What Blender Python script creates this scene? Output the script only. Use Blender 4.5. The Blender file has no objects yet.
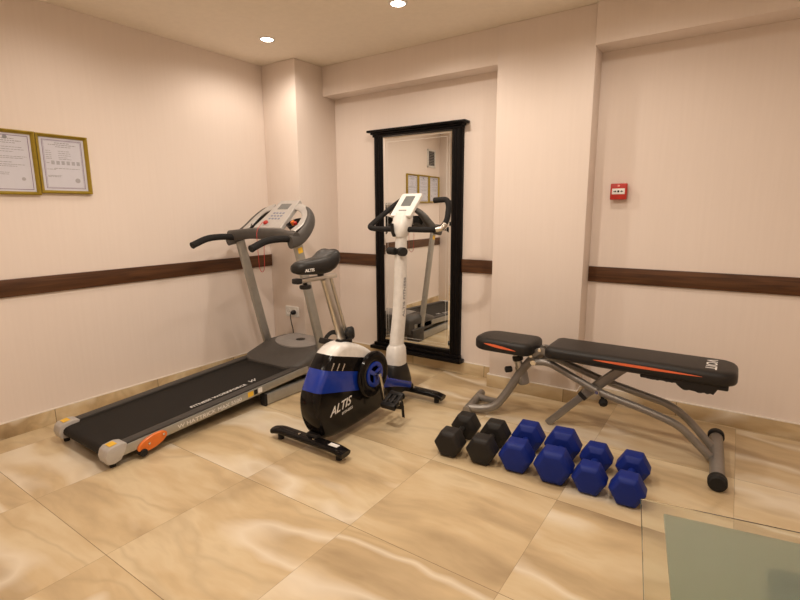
import bpy, bmesh, math, random
from mathutils import Vector, Matrix
random.seed(7)
sc = bpy.context.scene
COL = sc.collection
S = 1.1715
V = Vector
CEIL = 2.2556
pi = math.pi

# ------------------------------------------------------------------ materials
def nmat(name):
    m = bpy.data.materials.new(name); m.use_nodes = True
    nt = m.node_tree
    for n in list(nt.nodes): nt.nodes.remove(n)
    out = nt.nodes.new('ShaderNodeOutputMaterial')
    b = nt.nodes.new('ShaderNodeBsdfPrincipled')
    nt.links.new(b.outputs[0], out.inputs[0])
    return m, nt, b
def N(nt, t, **k):
    n = nt.nodes.new(t)
    for a, v in k.items(): setattr(n, a, v)
    return n
def mat(name, col, rough=.5, metal=0., coat=0., var=.06, vscale=30., bump=0., bscale=400., spec=.5):
    m, nt, b = nmat(name)
    b.inputs['Roughness'].default_value = rough
    b.inputs['Metallic'].default_value = metal
    b.inputs['Coat Weight'].default_value = coat
    b.inputs['Coat Roughness'].default_value = .08
    b.inputs['Specular IOR Level'].default_value = spec
    tc = N(nt, 'ShaderNodeTexCoord')
    no = N(nt, 'ShaderNodeTexNoise'); no.inputs['Scale'].default_value = vscale; no.inputs['Detail'].default_value = 4
    nt.links.new(tc.outputs['Object'], no.inputs['Vector'])
    r = N(nt, 'ShaderNodeValToRGB')
    c0 = [max(0, c * (1 - var)) for c in col]; c1 = [min(1, c * (1 + var)) for c in col]
    r.color_ramp.elements[0].position = .3; r.color_ramp.elements[1].position = .7
    r.color_ramp.elements[0].color = (*c0, 1); r.color_ramp.elements[1].color = (*c1, 1)
    nt.links.new(no.outputs['Fac'], r.inputs[0]); nt.links.new(r.outputs[0], b.inputs['Base Color'])
    if bump > 0:
        n2 = N(nt, 'ShaderNodeTexNoise'); n2.inputs['Scale'].default_value = bscale; n2.inputs['Detail'].default_value = 2
        bp = N(nt, 'ShaderNodeBump'); bp.inputs['Strength'].default_value = bump; bp.inputs['Distance'].default_value = .001
        nt.links.new(tc.outputs['Object'], n2.inputs['Vector']); nt.links.new(n2.outputs['Fac'], bp.inputs['Height'])
        nt.links.new(bp.outputs[0], b.inputs['Normal'])
    return m

def wall_mat():
    m, nt, b = nmat('wallpaper_beige')
    tc = N(nt, 'ShaderNodeTexCoord')
    mp = N(nt, 'ShaderNodeMapping'); mp.inputs['Scale'].default_value = (60, 60, 2.5)
    no = N(nt, 'ShaderNodeTexNoise'); no.inputs['Scale'].default_value = 1; no.inputs['Detail'].default_value = 5
    nt.links.new(tc.outputs['Object'], mp.inputs[0]); nt.links.new(mp.outputs[0], no.inputs['Vector'])
    r = N(nt, 'ShaderNodeValToRGB')
    r.color_ramp.elements[0].position = .35; r.color_ramp.elements[1].position = .65
    r.color_ramp.elements[0].color = (*WALL0, 1); r.color_ramp.elements[1].color = (*WALL1, 1)
    nt.links.new(no.outputs['Fac'], r.inputs[0]); nt.links.new(r.outputs[0], b.inputs['Base Color'])
    b.inputs['Roughness'].default_value = .75; b.inputs['Specular IOR Level'].default_value = .2
    bp = N(nt, 'ShaderNodeBump'); bp.inputs['Strength'].default_value = .05; bp.inputs['Distance'].default_value = .001
    nt.links.new(no.outputs['Fac'], bp.inputs['Height']); nt.links.new(bp.outputs[0], b.inputs['Normal'])
    return m

def tile_mat(name, grid, off, skirting=False):
    """polished marble-look tiles: veins run mostly along X, each tile cut from another place"""
    m, nt, b = nmat(name)
    L = nt.links.new
    tc = N(nt, 'ShaderNodeTexCoord')
    mp = N(nt, 'ShaderNodeMapping'); mp.inputs['Location'].default_value = off
    L(tc.outputs['Object'], mp.inputs[0])
    sx = N(nt, 'ShaderNodeSeparateXYZ'); L(mp.outputs[0], sx.inputs[0])
    def M(op, a, bb=None):
        n = N(nt, 'ShaderNodeMath', operation=op)
        for i, v in enumerate((a, bb)):
            if v is None: continue
            if isinstance(v, (int, float)): n.inputs[i].default_value = v
            else: L(v, n.inputs[i])
        return n.outputs[0]
    gx = M('DIVIDE', sx.outputs[0], grid); gy = M('DIVIDE', sx.outputs[1], grid)
    fx = M('FLOOR', gx); fy = M('FLOOR', gy)
    cb = N(nt, 'ShaderNodeCombineXYZ'); L(fx, cb.inputs[0]); L(fy, cb.inputs[1])
    wn = N(nt, 'ShaderNodeTexWhiteNoise', noise_dimensions='3D'); L(cb.outputs[0], wn.inputs['Vector'])
    sc_ = N(nt, 'ShaderNodeVectorMath', operation='SCALE'); L(wn.outputs['Color'], sc_.inputs[0]); sc_.inputs['Scale'].default_value = 9
    ad = N(nt, 'ShaderNodeVectorMath', operation='ADD'); L(mp.outputs[0], ad.inputs[0]); L(sc_.outputs[0], ad.inputs[1])
    # warp
    wno = N(nt, 'ShaderNodeTexNoise'); wno.inputs['Scale'].default_value = 1.6; wno.inputs['Detail'].default_value = 3
    L(ad.outputs[0], wno.inputs['Vector'])
    wsc = N(nt, 'ShaderNodeVectorMath', operation='SCALE'); L(wno.outputs['Color'], wsc.inputs[0]); wsc.inputs['Scale'].default_value = .26
    wad = N(nt, 'ShaderNodeVectorMath', operation='ADD'); L(ad.outputs[0], wad.inputs[0]); L(wsc.outputs[0], wad.inputs[1])
    st = N(nt, 'ShaderNodeMapping'); st.inputs['Scale'].default_value = (.8, 3.6, 3.6); st.inputs['Rotation'].default_value = (0, 0, .16)
    L(wad.outputs[0], st.inputs[0])
    n1 = N(nt, 'ShaderNodeTexNoise'); n1.inputs['Scale'].default_value = 1.5; n1.inputs['Detail'].default_value = 5; n1.inputs['Roughness'].default_value = .5
    L(st.outputs[0], n1.inputs['Vector'])
    r = N(nt, 'ShaderNodeValToRGB'); cr = r.color_ramp
    cr.elements[0].position = .26; cr.elements[0].color = (*FL[0], 1)
    cr.elements[1].position = .74; cr.elements[1].color = (*FL[4], 1)
    for p, c in ((.40, FL[1]), (.50, FL[2]), (.60, FL[3])):
        e = cr.elements.new(p); e.color = (*c, 1)
    L(n1.outputs['Fac'], r.inputs[0])
    # soft white veins
    n2 = N(nt, 'ShaderNodeTexNoise'); n2.inputs['Scale'].default_value = .8; n2.inputs['Detail'].default_value = 2; n2.inputs['Roughness'].default_value=.4
    L(st.outputs[0], n2.inputs['Vector'])
    d = M('ABSOLUTE', M('SUBTRACT', n2.outputs['Fac'], .60))
    vr = N(nt, 'ShaderNodeMapRange'); L(d, vr.inputs[0]); vr.inputs['From Min'].default_value = 0.0; vr.inputs['From Max'].default_value = .05
    vr.inputs['To Min'].default_value = .62; vr.inputs['To Max'].default_value = 0
    mx = N(nt, 'ShaderNodeMix', data_type='RGBA'); L(vr.outputs[0], mx.inputs['Factor']); L(r.outputs[0], mx.inputs[6]); mx.inputs[7].default_value = (*FL[5], 1)
    # thin brown veins
    d2 = M('ABSOLUTE', M('SUBTRACT', n2.outputs['Fac'], .47))
    v2 = N(nt, 'ShaderNodeMapRange'); L(d2, v2.inputs[0]); v2.inputs['From Max'].default_value = .02
    v2.inputs['To Min'].default_value = .25; v2.inputs['To Max'].default_value = 0
    mx2 = N(nt, 'ShaderNodeMix', data_type='RGBA'); L(v2.outputs[0], mx2.inputs['Factor']); L(mx.outputs[2], mx2.inputs[6]); mx2.inputs[7].default_value = (*FL[0], 1)
    # joints
    def edge(g):
        f = M('FRACT', g); return M('MINIMUM', f, M('SUBTRACT', 1.0, f))
    e = edge(gx) if skirting else M('MINIMUM', edge(gx), edge(gy))
    if skirting: e = M('MINIMUM', edge(gx), edge(gy))
    j = M('LESS_THAN', e, .0017 if not skirting else .003)
    mx3 = N(nt, 'ShaderNodeMix', data_type='RGBA'); L(j, mx3.inputs['Factor']); L(mx2.outputs[2], mx3.inputs[6]); mx3.inputs[7].default_value = (.20, .135, .075, 1)
    L(mx3.outputs[2], b.inputs['Base Color'])
    if not skirting:
        jx = M('LESS_THAN', edge(gx), .0017); jy = M('LESS_THAN', edge(gy), .0017)
        L(M('MAXIMUM', jy, M('MULTIPLY', jx, .5)), mx3.inputs['Factor'])
    rr = N(nt, 'ShaderNodeMapRange'); L(n1.outputs['Fac'], rr.inputs[0]); rr.inputs['To Min'].default_value = .26; rr.inputs['To Max'].default_value = .38
    L(rr.outputs[0], b.inputs['Roughness'])
    b.inputs['Specular IOR Level'].default_value = .35
    bp = N(nt, 'ShaderNodeBump'); bp.inputs['Strength'].default_value = .25; bp.inputs['Distance'].default_value = .001
    L(M('SUBTRACT', 1.0, j), bp.inputs['Height']); L(bp.outputs[0], b.inputs['Normal'])
    return m

def wood_mat(name, axis):
    m, nt, b = nmat(name); L = nt.links.new
    tc = N(nt, 'ShaderNodeTexCoord')
    mp = N(nt, 'ShaderNodeMapping'); mp.inputs['Scale'].default_value = (2, 40, 40) if axis == 'x' else (40, 2, 40)
    L(tc.outputs['Object'], mp.inputs[0])
    no = N(nt, 'ShaderNodeTexNoise'); no.inputs['Scale'].default_value = 1.2; no.inputs['Detail'].default_value = 6; no.inputs['Distortion'].default_value = 1.2
    L(mp.outputs[0], no.inputs['Vector'])
    r = N(nt, 'ShaderNodeValToRGB')
    r.color_ramp.elements[0].position = .3; r.color_ramp.elements[1].position = .72
    r.color_ramp.elements[0].color = (.048, .018, .007, 1); r.color_ramp.elements[1].color = (.125, .052, .020, 1)
    L(no.outputs['Fac'], r.inputs[0]); L(r.outputs[0], b.inputs['Base Color'])
    b.inputs['Roughness'].default_value = .35; b.inputs['Specular IOR Level'].default_value = .4
    return m

WALL0 = (.822, .724, .658); WALL1 = (.836, .738, .672)
FL = [(0.344, 0.246, 0.138), (0.501, 0.375, 0.221), (0.615, 0.47, 0.278), (0.689, 0.561, 0.364), (0.52, 0.391, 0.228), (0.857, 0.785, 0.657)]

M_wall = wall_mat()
M_ceil = mat('ceiling_paint', (.90, .82, .71), .85, var=.02, spec=.1)
M_floor = tile_mat('marble_floor_tiles', .6, (-.79, .029 + 0, 0))
M_skirt = tile_mat('marble_skirting', .6, (-.5, .25, 0), True)
M_grout = mat('white_caulk', (.78, .72, .64), .6)
M_woodx = wood_mat('walnut_rail_x', 'x'); M_woody = wood_mat('walnut_rail_y', 'y')
M_black = mat('black_plastic', (.018, .017, .017), .38, bump=.15, spec=0.25)
M_blackgloss = mat('black_gloss_plastic', (.007, .006, .006), .14, coat=.0, spec=0.22)
M_lacquer = mat('black_lacquer', (.005, .004, .004), .34, coat=.0, spec=.12)
M_rubber = mat('black_rubber', (.020, .019, .018), .62, bump=.3, spec=0.2)
M_foam = mat('black_grip_foam', (.022, .021, .021), .75, bump=.5, spec=0.15)
M_belt = mat('running_belt', (.020, .018, .0165), .62, bump=.6, bscale=900, spec=0.15)
M_railgrey = mat('dark_grey_plastic', (.060, .055, .051), .48, bump=.15, spec=0.3)
M_hood = mat('hood_grey_plastic', (.085, .078, .072), .45, bump=.1, spec=0.3)
M_hoodlite = mat('light_grey_plastic', (.30, .28, .27), .42)
M_silver = mat('silver_paint', (.42, .41, .38), .36, metal=.55)
M_silverp = mat('silver_plastic', (.52, .50, .48), .38, metal=.25)
M_steelgrey = mat('grey_powder_coat', (.27, .25, .23), .38, metal=.5)
M_chrome = mat('brushed_chrome', (.72, .70, .66), .18, metal=1.)
M_post = mat('satin_chrome_post', (.62, .60, .56), .3, metal=.9)
M_whitep = mat('white_plastic', (.80, .78, .75), .32, coat=.15)
M_bluep = mat('blue_gloss_plastic', (.006, .035, .34), .24, coat=.4)
M_bluev = mat('blue_vinyl', (.007, .022, .20), .48, bump=.2, spec=0.25)
M_blackv = mat('black_vinyl', (.020, .018, .017), .5, bump=.2, spec=0.25)
M_leather = mat('black_leatherette', (.020, .018, .017), .42, bump=.6, bscale=260, spec=0.3)
M_orange = mat('orange_stripe_vinyl', (.82, .16, .06), .45)
M_orangep = mat('orange_plastic', (.80, .19, .025), .35)
M_yellow = mat('yellow_sticker', (.86, .52, .04), .45)
M_red = mat('red_plastic', (.48, .022, .014), .35)
M_redcord = mat('red_cord', (.60, .05, .05), .6)
M_white = mat('white_print', (.82, .80, .78), .5)
M_greyprint = mat('grey_print', (.25, .25, .27), .6)
M_stamp = mat('faded_stamp_ink', (.40, .39, .42), .6)
M_purple = mat('purple_border_print', (.20, .14, .26), .6)
M_paper = mat('certificate_paper', (.62, .62, .70), .55, var=.02)
M_gold = mat('gold_frame', (.40, .29, .035), .34, metal=.5)
M_lcd = mat('lcd_grey', (.16, .17, .17), .25)
M_darkblue = mat('dark_blue_lacquer', (.012, .03, .075), .4)

def mirror_mat():
    m, nt, b = nmat('mirror_silver')
    b.inputs['Metallic'].default_value = 1; b.inputs['Roughness'].default_value = .012
    b.inputs['Base Color'].default_value = (.90, .91, .90, 1)
    return m
M_mirror = mirror_mat()
def glass_mat(name, col, rough=0., ior=1.45):
    m, nt, b = nmat(name)
    b.inputs['Transmission Weight'].default_value = 1
    b.inputs['Roughness'].default_value = rough; b.inputs['IOR'].default_value = ior
    b.inputs['Base Color'].default_value = (*col, 1)
    return m
M_glass = glass_mat('clear_table_glass', (.93, .98, .96))
M_glassedge = mat('green_glass_edge', (.05, .12, .09), .15, coat=.5)
def frosted_mat():
    m, nt, b = nmat('frosted_glass')
    b.inputs['Roughness'].default_value = .55
    b.inputs['Transmission Weight'].default_value = .62
    b.inputs['Base Color'].default_value = (.60, .67, .58, 1); b.inputs['IOR'].default_value = 1.2
    return m
M_frost = frosted_mat()
def emis(name, col, st):
    m, nt, b = nmat(name)
    b.inputs['Base Color'].default_value = (*col, 1)
    b.inputs['Emission Color'].default_value = (*col, 1); b.inputs['Emission Strength'].default_value = st
    return m
M_lamp = emis('lamp_diffuser', (1, .90, .76), 28)

# ------------------------------------------------------------------ mesh helpers
def base(o):
    p = V((0, 0, 0))
    while o is not None:
        p = p + o.location; o = o.parent
    return p
def finish(o, bm_smooth=True, angle=35):
    me = o.data
    me.polygons.foreach_set('use_smooth', [True] * len(me.polygons))
    me.set_sharp_from_angle(angle=math.radians(angle))
def obj(name, bm, m, parent=None, sharp=35):
    """bm is in world coordinates"""
    if parent is not None:
        bmesh.ops.translate(bm, verts=bm.verts, vec=-base(parent))
    bmesh.ops.recalc_face_normals(bm, faces=bm.faces)
    me = bpy.data.meshes.new(name); bm.to_mesh(me); bm.free()
    me.materials.append(m)
    o = bpy.data.objects.new(name, me); COL.objects.link(o)
    if parent is not None: o.parent = parent
    finish(o, angle=sharp)
    return o
def thing(name, label, cat, loc, group=None):
    o = bpy.data.objects.new(name, None); COL.objects.link(o)
    o.empty_display_size = .05
    o.location = loc; o['label'] = label; o['category'] = cat
    if group: o['group'] = group
    return o
def tag(o, label, cat, group=None):
    o['label'] = label; o['category'] = cat
    if group: o['group'] = group
    return o
def struct(name, bm, m, parent=None):
    o = obj(name, bm, m, parent)
    if parent is None: o['kind'] = 'structure'
    return o
def NB(): return bmesh.new()
def box(bm, lo, hi, bev=0., seg=2, mtx=None):
    t = bmesh.new()
    bmesh.ops.create_cube(t, size=1)
    for v in t.verts:
        v.co = V(((lo[i] + hi[i]) / 2 + v.co[i] * (hi[i] - lo[i]) for i in range(3)))
    if bev > 0:
        bmesh.ops.bevel(t, geom=list(t.edges), offset=bev, segments=seg, profile=.5, affect='EDGES')
    if mtx is not None: bmesh.ops.transform(t, matrix=mtx, verts=t.verts)
    me = bpy.data.meshes.new('tmp'); t.to_mesh(me); t.free(); bm.from_mesh(me); bpy.data.meshes.remove(me)
    return bm
def loft(bm, rings, cap=True, closed=False):
    vs = [[bm.verts.new(p) for p in r] for r in rings]
    n = len(vs[0]); k = len(vs)
    for i in range(k if closed else k - 1):
        a = vs[i]; b = vs[(i + 1) % k]
        for j in range(n):
            bm.faces.new((a[j], a[(j + 1) % n], b[(j + 1) % n], b[j]))
    if cap and not closed:
        bm.faces.new(vs[0][::-1]); bm.faces.new(vs[-1])
    return bm
def round_path(pts, r=.04, n=6):
    pts = [V(p) for p in pts]
    if len(pts) < 3: return pts
    out = [pts[0]]
    for i in range(1, len(pts) - 1):
        a, b, c = pts[i - 1], pts[i], pts[i + 1]
        d = min(r, (a - b).length * .48, (c - b).length * .48)
        p = b + (a - b).normalized() * d; q = b + (c - b).normalized() * d
        for k in range(n + 1):
            t = k / n
            out.append((1 - t) ** 2 * p + 2 * t * (1 - t) * b + t * t * q)
    out.append(pts[-1])
    return out
def circ(n, rx, ry=None, p=2.0):
    ry = ry or rx
    o = []
    for i in range(n):
        a = 2 * pi * i / n + pi / n
        c, s = math.cos(a), math.sin(a)
        o.append((rx * math.copysign(abs(c) ** (2 / p), c), ry * math.copysign(abs(s) ** (2 / p), s)))
    return o
def sweep(bm, pts, prof, up=V((0, 0, 1)), scale=None, r=.04, n=6, cap=True, rounding=True):
    """prof: list of (side, up) offsets"""
    P = round_path(pts, r, n) if rounding else [V(p) for p in pts]
    rings = []
    N_ = len(P)
    u = V(up)
    for i in range(N_):
        t = (P[min(i + 1, N_ - 1)] - P[max(i - 1, 0)]).normalized()
        s = t.cross(u)
        if s.length < 1e-4: s = t.cross(V((0, 1, 0)))
        s.normalize(); w = s.cross(t).normalized(); u = w
        k = scale(i / (N_ - 1)) if scale else 1
        rings.append([P[i] + s * a * k + w * b * k for a, b in prof])
    return loft(bm, rings, cap)
def tube(bm, pts, rad, r=.05, n=6, seg=16, scale=None, up=(0, 0, 1)):
    return sweep(bm, pts, circ(seg, rad), V(up), scale, r, n)
def lathe(bm, origin, axis, prof, seg=32, cap=True):
    """prof: list of (distance along axis, radius)"""
    axis = V(axis).normalized(); o = V(origin)
    s = axis.cross(V((0, 0, 1)))
    if s.length < 1e-3: s = axis.cross(V((0, 1, 0)))
    s.normalize(); w = s.cross(axis)
    rings = []
    for d, rr in prof:
        rr = max(rr, 1e-4)
        rings.append([o + axis * d + (s * math.cos(2 * pi * i / seg) + w * math.sin(2 * pi * i / seg)) * rr for i in range(seg)])
    return loft(bm, rings, cap)
def cyl(bm, a, b, r, seg=24, bev=.15):
    a, b = V(a), V(b); L = (b - a).length; e = min(r * bev, L * .3)
    return lathe(bm, a, b - a, [(0, r - e), (e, r), (L - e, r), (L, r - e)], seg)
def offset_poly(poly, d):
    n = len(poly); out = []
    for i in range(n):
        p0, p1, p2 = V(poly[i - 1]), V(poly[i]), V(poly[(i + 1) % n])
        e1 = (p1 - p0).normalized(); e2 = (p2 - p1).normalized()
        n1 = V((-e1.y, e1.x)); n2 = V((-e2.y, e2.x))
        nn = (n1 + n2).normalized()
        out.append(p1 + nn * d / max(.35, nn.dot(n1)))
    return out
def rrect(x0, y0, x1, y1, r, n=6):
    """ccw rounded rectangle"""
    rs = r if isinstance(r, (list, tuple)) else [r] * 4
    out = []
    for (cx, cy, a0), rr in zip(((x1, y1, 0), (x0, y1, 90), (x0, y0, 180), (x1, y0, 270)), rs):
        sx = -1 if cx == x1 else 1; sy = -1 if cy == y1 else 1
        for k in range(n + 1):
            a = math.radians(a0 + 90 * k / n)
            out.append(V((cx + sx * rr + rr * math.cos(a), cy + sy * rr + rr * math.sin(a))))
    return out
def slab(bm, poly, levels, place):
    """levels: (height, inset); place(u,v,h)->world"""
    rings = []
    for h, ins in levels:
        q = offset_poly(poly, ins) if ins else [V(p) for p in poly]
        rings.append([place(p[0], p[1], h) for p in q])
    return loft(bm, rings)
def text_obj(name, body, m, parent, origin, xd, yd, height, width=None, depth=.0012, shear=0., align='LEFT'):
    cu = bpy.data.curves.new('txt', 'FONT'); cu.body = body; cu.size = 1; cu.extrude = .0; cu.shear = shear; cu.offset = .012
    cu.resolution_u = 3
    to = bpy.data.objects.new('txt', cu); COL.objects.link(to)
    dg = bpy.context.evaluated_depsgraph_get(); dg.update()
    me = bpy.data.meshes.new_from_object(to.evaluated_get(dg))
    bpy.data.objects.remove(to); bpy.data.curves.remove(cu)
    bm = NB(); bm.from_mesh(me); bpy.data.meshes.remove(me)
    xs = [v.co.x for v in bm.verts]; ys = [v.co.y for v in bm.verts]
    x0, x1, y0, y1 = min(xs), max(xs), min(ys), max(ys)
    ky = height / (y1 - y0); kx = ky if width is None else width / (x1 - x0)
    xd = V(xd).normalized(); yd = V(yd).normalized(); zd = xd.cross(yd).normalized()
    o = V(origin)
    ret = bmesh.ops.extrude_face_region(bm, geom=list(bm.faces))
    for v in [g for g in ret['geom'] if isinstance(g, bmesh.types.BMVert)]: v.co.z += 1
    for v in bm.verts:
        v.co = o + xd * (v.co.x - x0) * kx + yd * (v.co.y - y0) * ky + zd * v.co.z * depth
    return obj(name, bm, m, parent)

# ------------------------------------------------------------------ setting
XR, YB = 4.35, -4.1      # right wall, rear wall (behind the camera)
WT = .15
COLX0, COLX1, COLY = 1.801, 2.370, -.150   # wide column
SCX, SCY = .356, -.4235                     # corner column
BEAMZ = 2.042
b = NB(); box(b, (-WT, YB - WT, -.12), (XR + WT, WT, 0)); struct('floor', b, M_floor)
b = NB(); box(b, (-WT, YB - WT, CEIL), (XR + WT, WT, CEIL + .12)); struct('ceiling', b, M_ceil)
b = NB(); box(b, (-WT, YB, 0), (0, 0, CEIL)); struct('wall_left', b, M_wall)
b = NB(); box(b, (-WT, 0, 0), (XR + WT, WT, CEIL)); struct('wall_back', b, M_wall)
b = NB(); box(b, (XR, YB, 0), (XR + WT, 0, CEIL)); struct('wall_right', b, M_wall)
b = NB(); box(b, (-WT, YB - WT, 0), (XR + WT, YB, CEIL)); struct('wall_front', b, M_wall)
def st(name, lo, hi, m, bev=0):
    bb = NB(); box(bb, lo, hi, bev); o = struct(name, bb, m); o['kind'] = 'structure'; return o
st('trim_1', (0, SCY, 0), (SCX, 0, CEIL), M_wall, .004)                     # corner column
st('trim_2', (COLX0, COLY, 0), (COLX1, 0, CEIL), M_wall, .004)              # wide column
st('trim_3', (SCX, -.14, BEAMZ), (COLX0, 0, CEIL), M_wall, .003)            # beam over the mirror
st('trim_4', (COLX1, -.17, BEAMZ), (XR, 0, CEIL), M_wall, .003)             # beam over the bench
st('trim_5', (0, -2.95, 0), (.35, -2.52, CEIL), M_wall, .004)               # pilaster of the left wall, seen in the mirror only
# wooden rails
TT, TB = .836, .744
st('trim_6', (0, -2.52, TB), (.014, SCY, TT), M_woody, .002)
st('trim_7', (SCX, -.014, TB), (COLX0, 0, TT), M_woodx, .002)
st('trim_8', (COLX1, -.014, TB), (XR, 0, TT), M_woodx, .002)
st('trim_9', (.35, -2.95, TB), (.364, -2.52, TT), M_woody, .002)
# skirting with a pale caulk line
def skirt(name, lo, hi):
    o = st(name, lo, hi, M_skirt, .0015)
    bb = NB(); box(bb, (lo[0] - .0, lo[1] - .0, hi[2]), (hi[0], hi[1], hi[2] + .004)); obj('caulk_line', bb, M_grout, o)
H = .083; T = .012
skirt('baseboard_left', (0, -2.52, 0), (T, SCY - T, H))
skirt('baseboard_corner', (0, SCY - T, 0), (SCX + T, SCY, H))
skirt('baseboard_corner_side', (SCX, SCY, 0), (SCX + T, -T, H))
skirt('baseboard_back', (SCX, -T, 0), (COLX0, 0, H))
skirt('baseboard_column', (COLX0 - T, COLY - T, 0), (COLX1 + T, COLY, H))
skirt('baseboard_column_left', (COLX0 - T, COLY, 0), (COLX0, -T, H))
skirt('baseboard_column_right', (COLX1, COLY, 0), (COLX1 + T, -T, H))
skirt('baseboard_right', (COLX1 + T, -T, 0), (XR, 0, H))

# ------------------------------------------------------------------ ceiling downlights
ENERGY = 27.
def downlight(x, y, label, e=1.):
    t = thing('ceiling_light', label, 'light', (x, y, CEIL), 'recessed ceiling downlights')
    bb = NB(); lathe(bb, (x, y, CEIL), (0, 0, -1), [(.0, .050), (.003, .050), (.005, .046), (.005, .038), (.001, .036)], 40); obj('bezel', bb, M_whitep, t)
    bb = NB(); lathe(bb, (x, y, CEIL), (0, 0, -1), [(.0015, .0355), (.0045, .0355), (.006, .028), (.0065, .001)], 40); obj('diffuser', bb, M_lamp, t)
    ld = bpy.data.lights.new('downlight_bulb', 'SPOT'); ld.energy = ENERGY * e; ld.color = (1, .87, .735)
    ld.spot_size = math.radians(168); ld.spot_blend = .55; ld.shadow_soft_size = .04
    lo = bpy.data.objects.new('downlight_bulb', ld); COL.objects.link(lo); lo.parent = t; lo.location = (0, 0, -.02)
    return t
downlight(.502, -.795, 'lit round downlight in the ceiling near the corner column, left of the two seen', .62)
downlight(1.495, -.765, 'lit round downlight at the top edge of the photo, right of the two seen', .95)
for i, (x, y, e) in enumerate([(2.55, -.85, .66), (3.6, -.85, .12), (.65, -1.9, .38), (1.75, -2.0, 2.3), (2.85, -2.1, 1.25), (3.85, -2.2, .12), (.7, -3.2, .2), (1.9, -3.3, .6), (3.2, -3.5, .5)]):
    downlight(x, y, 'lit round downlight out of frame, in the ceiling behind or beside the camera', e)

# ------------------------------------------------------------------ certificates on the left wall
def certificate(y0, y1, z0, z1, label, style, tilt=0):
    cy = (y0 + y1) / 2
    t = thing('framed_certificate', label, 'picture frame', (0, cy, z0), 'gold framed certificates on the left wall')
    fw = .017; d = .022
    bb = NB()
    rings = []
    prof = [(0, 0), (0, d), (.005, d + .003), (fw - .005, d - .004), (fw, d - .012), (fw, 0)]   # inset, depth
    for ins, dep in prof:
        rings.append([V((dep, y, z)) for y, z in ((y0 + ins, z0 + ins), (y1 - ins, z0 + ins), (y1 - ins, z1 - ins), (y0 + ins, z1 - ins))])
    vs = [[bb.verts.new(p) for p in r] for r in rings]
    for i in range(len(vs)):
        a, c = vs[i], vs[(i + 1) % len(vs)]
        for j in range(4): bb.faces.new((a[j], a[(j + 1) % 4], c[(j + 1) % 4], c[j]))
    obj('frame', bb, M_gold, t)
    bb = NB(); box(bb, (.001, y0 + fw, z0 + fw), (.008, y1 - fw, z1 - fw)); pap = obj('paper', bb, M_paper, t)
    X0, X1 = .008, .0085
    # border line
    bb = NB(); w = .0022
    for ins, w in ((.012, .0026), (.018, .001)) if style != 1 else ((.010, .003),):
        a0, a1, c0, c1 = y0 + fw + ins, y1 - fw - ins, z0 + fw + ins * .9, z1 - fw - ins * .9
        for lo, hi in (((a0, c0), (a1, c0 + w)), ((a0, c1 - w), (a1, c1)), ((a0, c0), (a0 + w, c1)), ((a1 - w, c0), (a1, c1))):
            box(bb, (X0, lo[0], lo[1]), (X1, hi[0], hi[1]))
    obj('printed_border', bb, M_purple, pap)
    # lines of small print, an emblem and a stamp
    bb = NB()
    W = (y1 - y0) - 2 * fw - .05; Hh = (z1 - z0) - 2 * fw
    rnd = random.Random(style + 3)
    yy0 = y0 + fw + .025
    def ln(c0, c1, z, h=.0022):
        x = c0
        while x < c1:
            l = rnd.uniform(.006, .018); box(bb, (X0, yy0 + W * 0 + x, z0 + fw + z * Hh), (X1, yy0 + min(x + l, c1), z0 + fw + z * Hh + h)); x += l + .003
    # the writing starts at low x as read from the room: reading direction is +y
    for z, a, c, h in ((.90, .28, .72, .003), (.865, .1, .9, .003), (.83, .3, .75, .0025)): ln(W * a, W * c, z, h)
    obj('printed_heading', bb, M_greyprint, pap); bb = NB()
    if style == 0:
        for z in (.75, .71, .67, .63, .60): ln(0, W * .16, z); ln(W * .36, W * rnd.uniform(.5, .75), z)
        for i in range(6):
            xx = W * (.13 + .15 * i)
            for k in range(4): box(bb, (X0, yy0 + xx, z0 + fw + Hh * (.50 + .018 * k)), (X1, yy0 + xx + .016, z0 + fw + Hh * (.50 + .018 * k) + .0026))
        obj('printed_table', bb, M_greyprint, pap); bb = NB()
        ln(0, W * .08, .52); obj('printed_text', bb, M_greyprint, pap); bb = NB()
        ln(W * .2, W * .95, .42); ln(0, W * .25, .40); obj('printed_text', bb, M_greyprint, pap); bb = NB()
        ln(0, W * .4, .28); ln(0, W * .35, .26); obj('printed_text', bb, M_greyprint, pap); bb = NB()
        lathe(bb, (X0, yy0 + W * .86, z0 + fw + Hh * .2), (1, 0, 0), [(0, .013), (.0004, .013)], 20)
    else:
        for grp in ((.76, .72, .68), (.60, .57), (.50, .46, .43)):
            for z in grp: ln(0, W * rnd.uniform(.6, 1), z)
            obj('printed_text', bb, M_greyprint, pap); bb = NB()
        for z in (.32, .29): ln(W * .1, W * .5, z)
        obj('printed_text', bb, M_greyprint, pap); bb = NB()
        lathe(bb, (X0, yy0 + W * .5, z0 + fw + Hh * .93), (1, 0, 0), [(0, .010), (.0004, .010)], 20)
        obj('printed_emblem', bb, M_greyprint, pap); bb = NB()
        lathe(bb, (X0, yy0 + W * .85, z0 + fw + Hh * .22), (1, 0, 0), [(0, .009), (.0004, .009)], 20)
    obj('printed_stamp', bb, M_stamp, pap)
certificate(-1.972, -1.722, 1.277, 1.588, 'right gold-framed certificate with six small columns of print, nearest the treadmill', 0)
certificate(-2.228, -1.976, 1.267, 1.590, 'gold-framed certificate cut by the left photo edge, middle of three', 1)
certificate(-2.482, -2.232, 1.272, 1.588, 'gold-framed certificate farthest from the treadmill, seen only in the mirror', 2)
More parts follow.
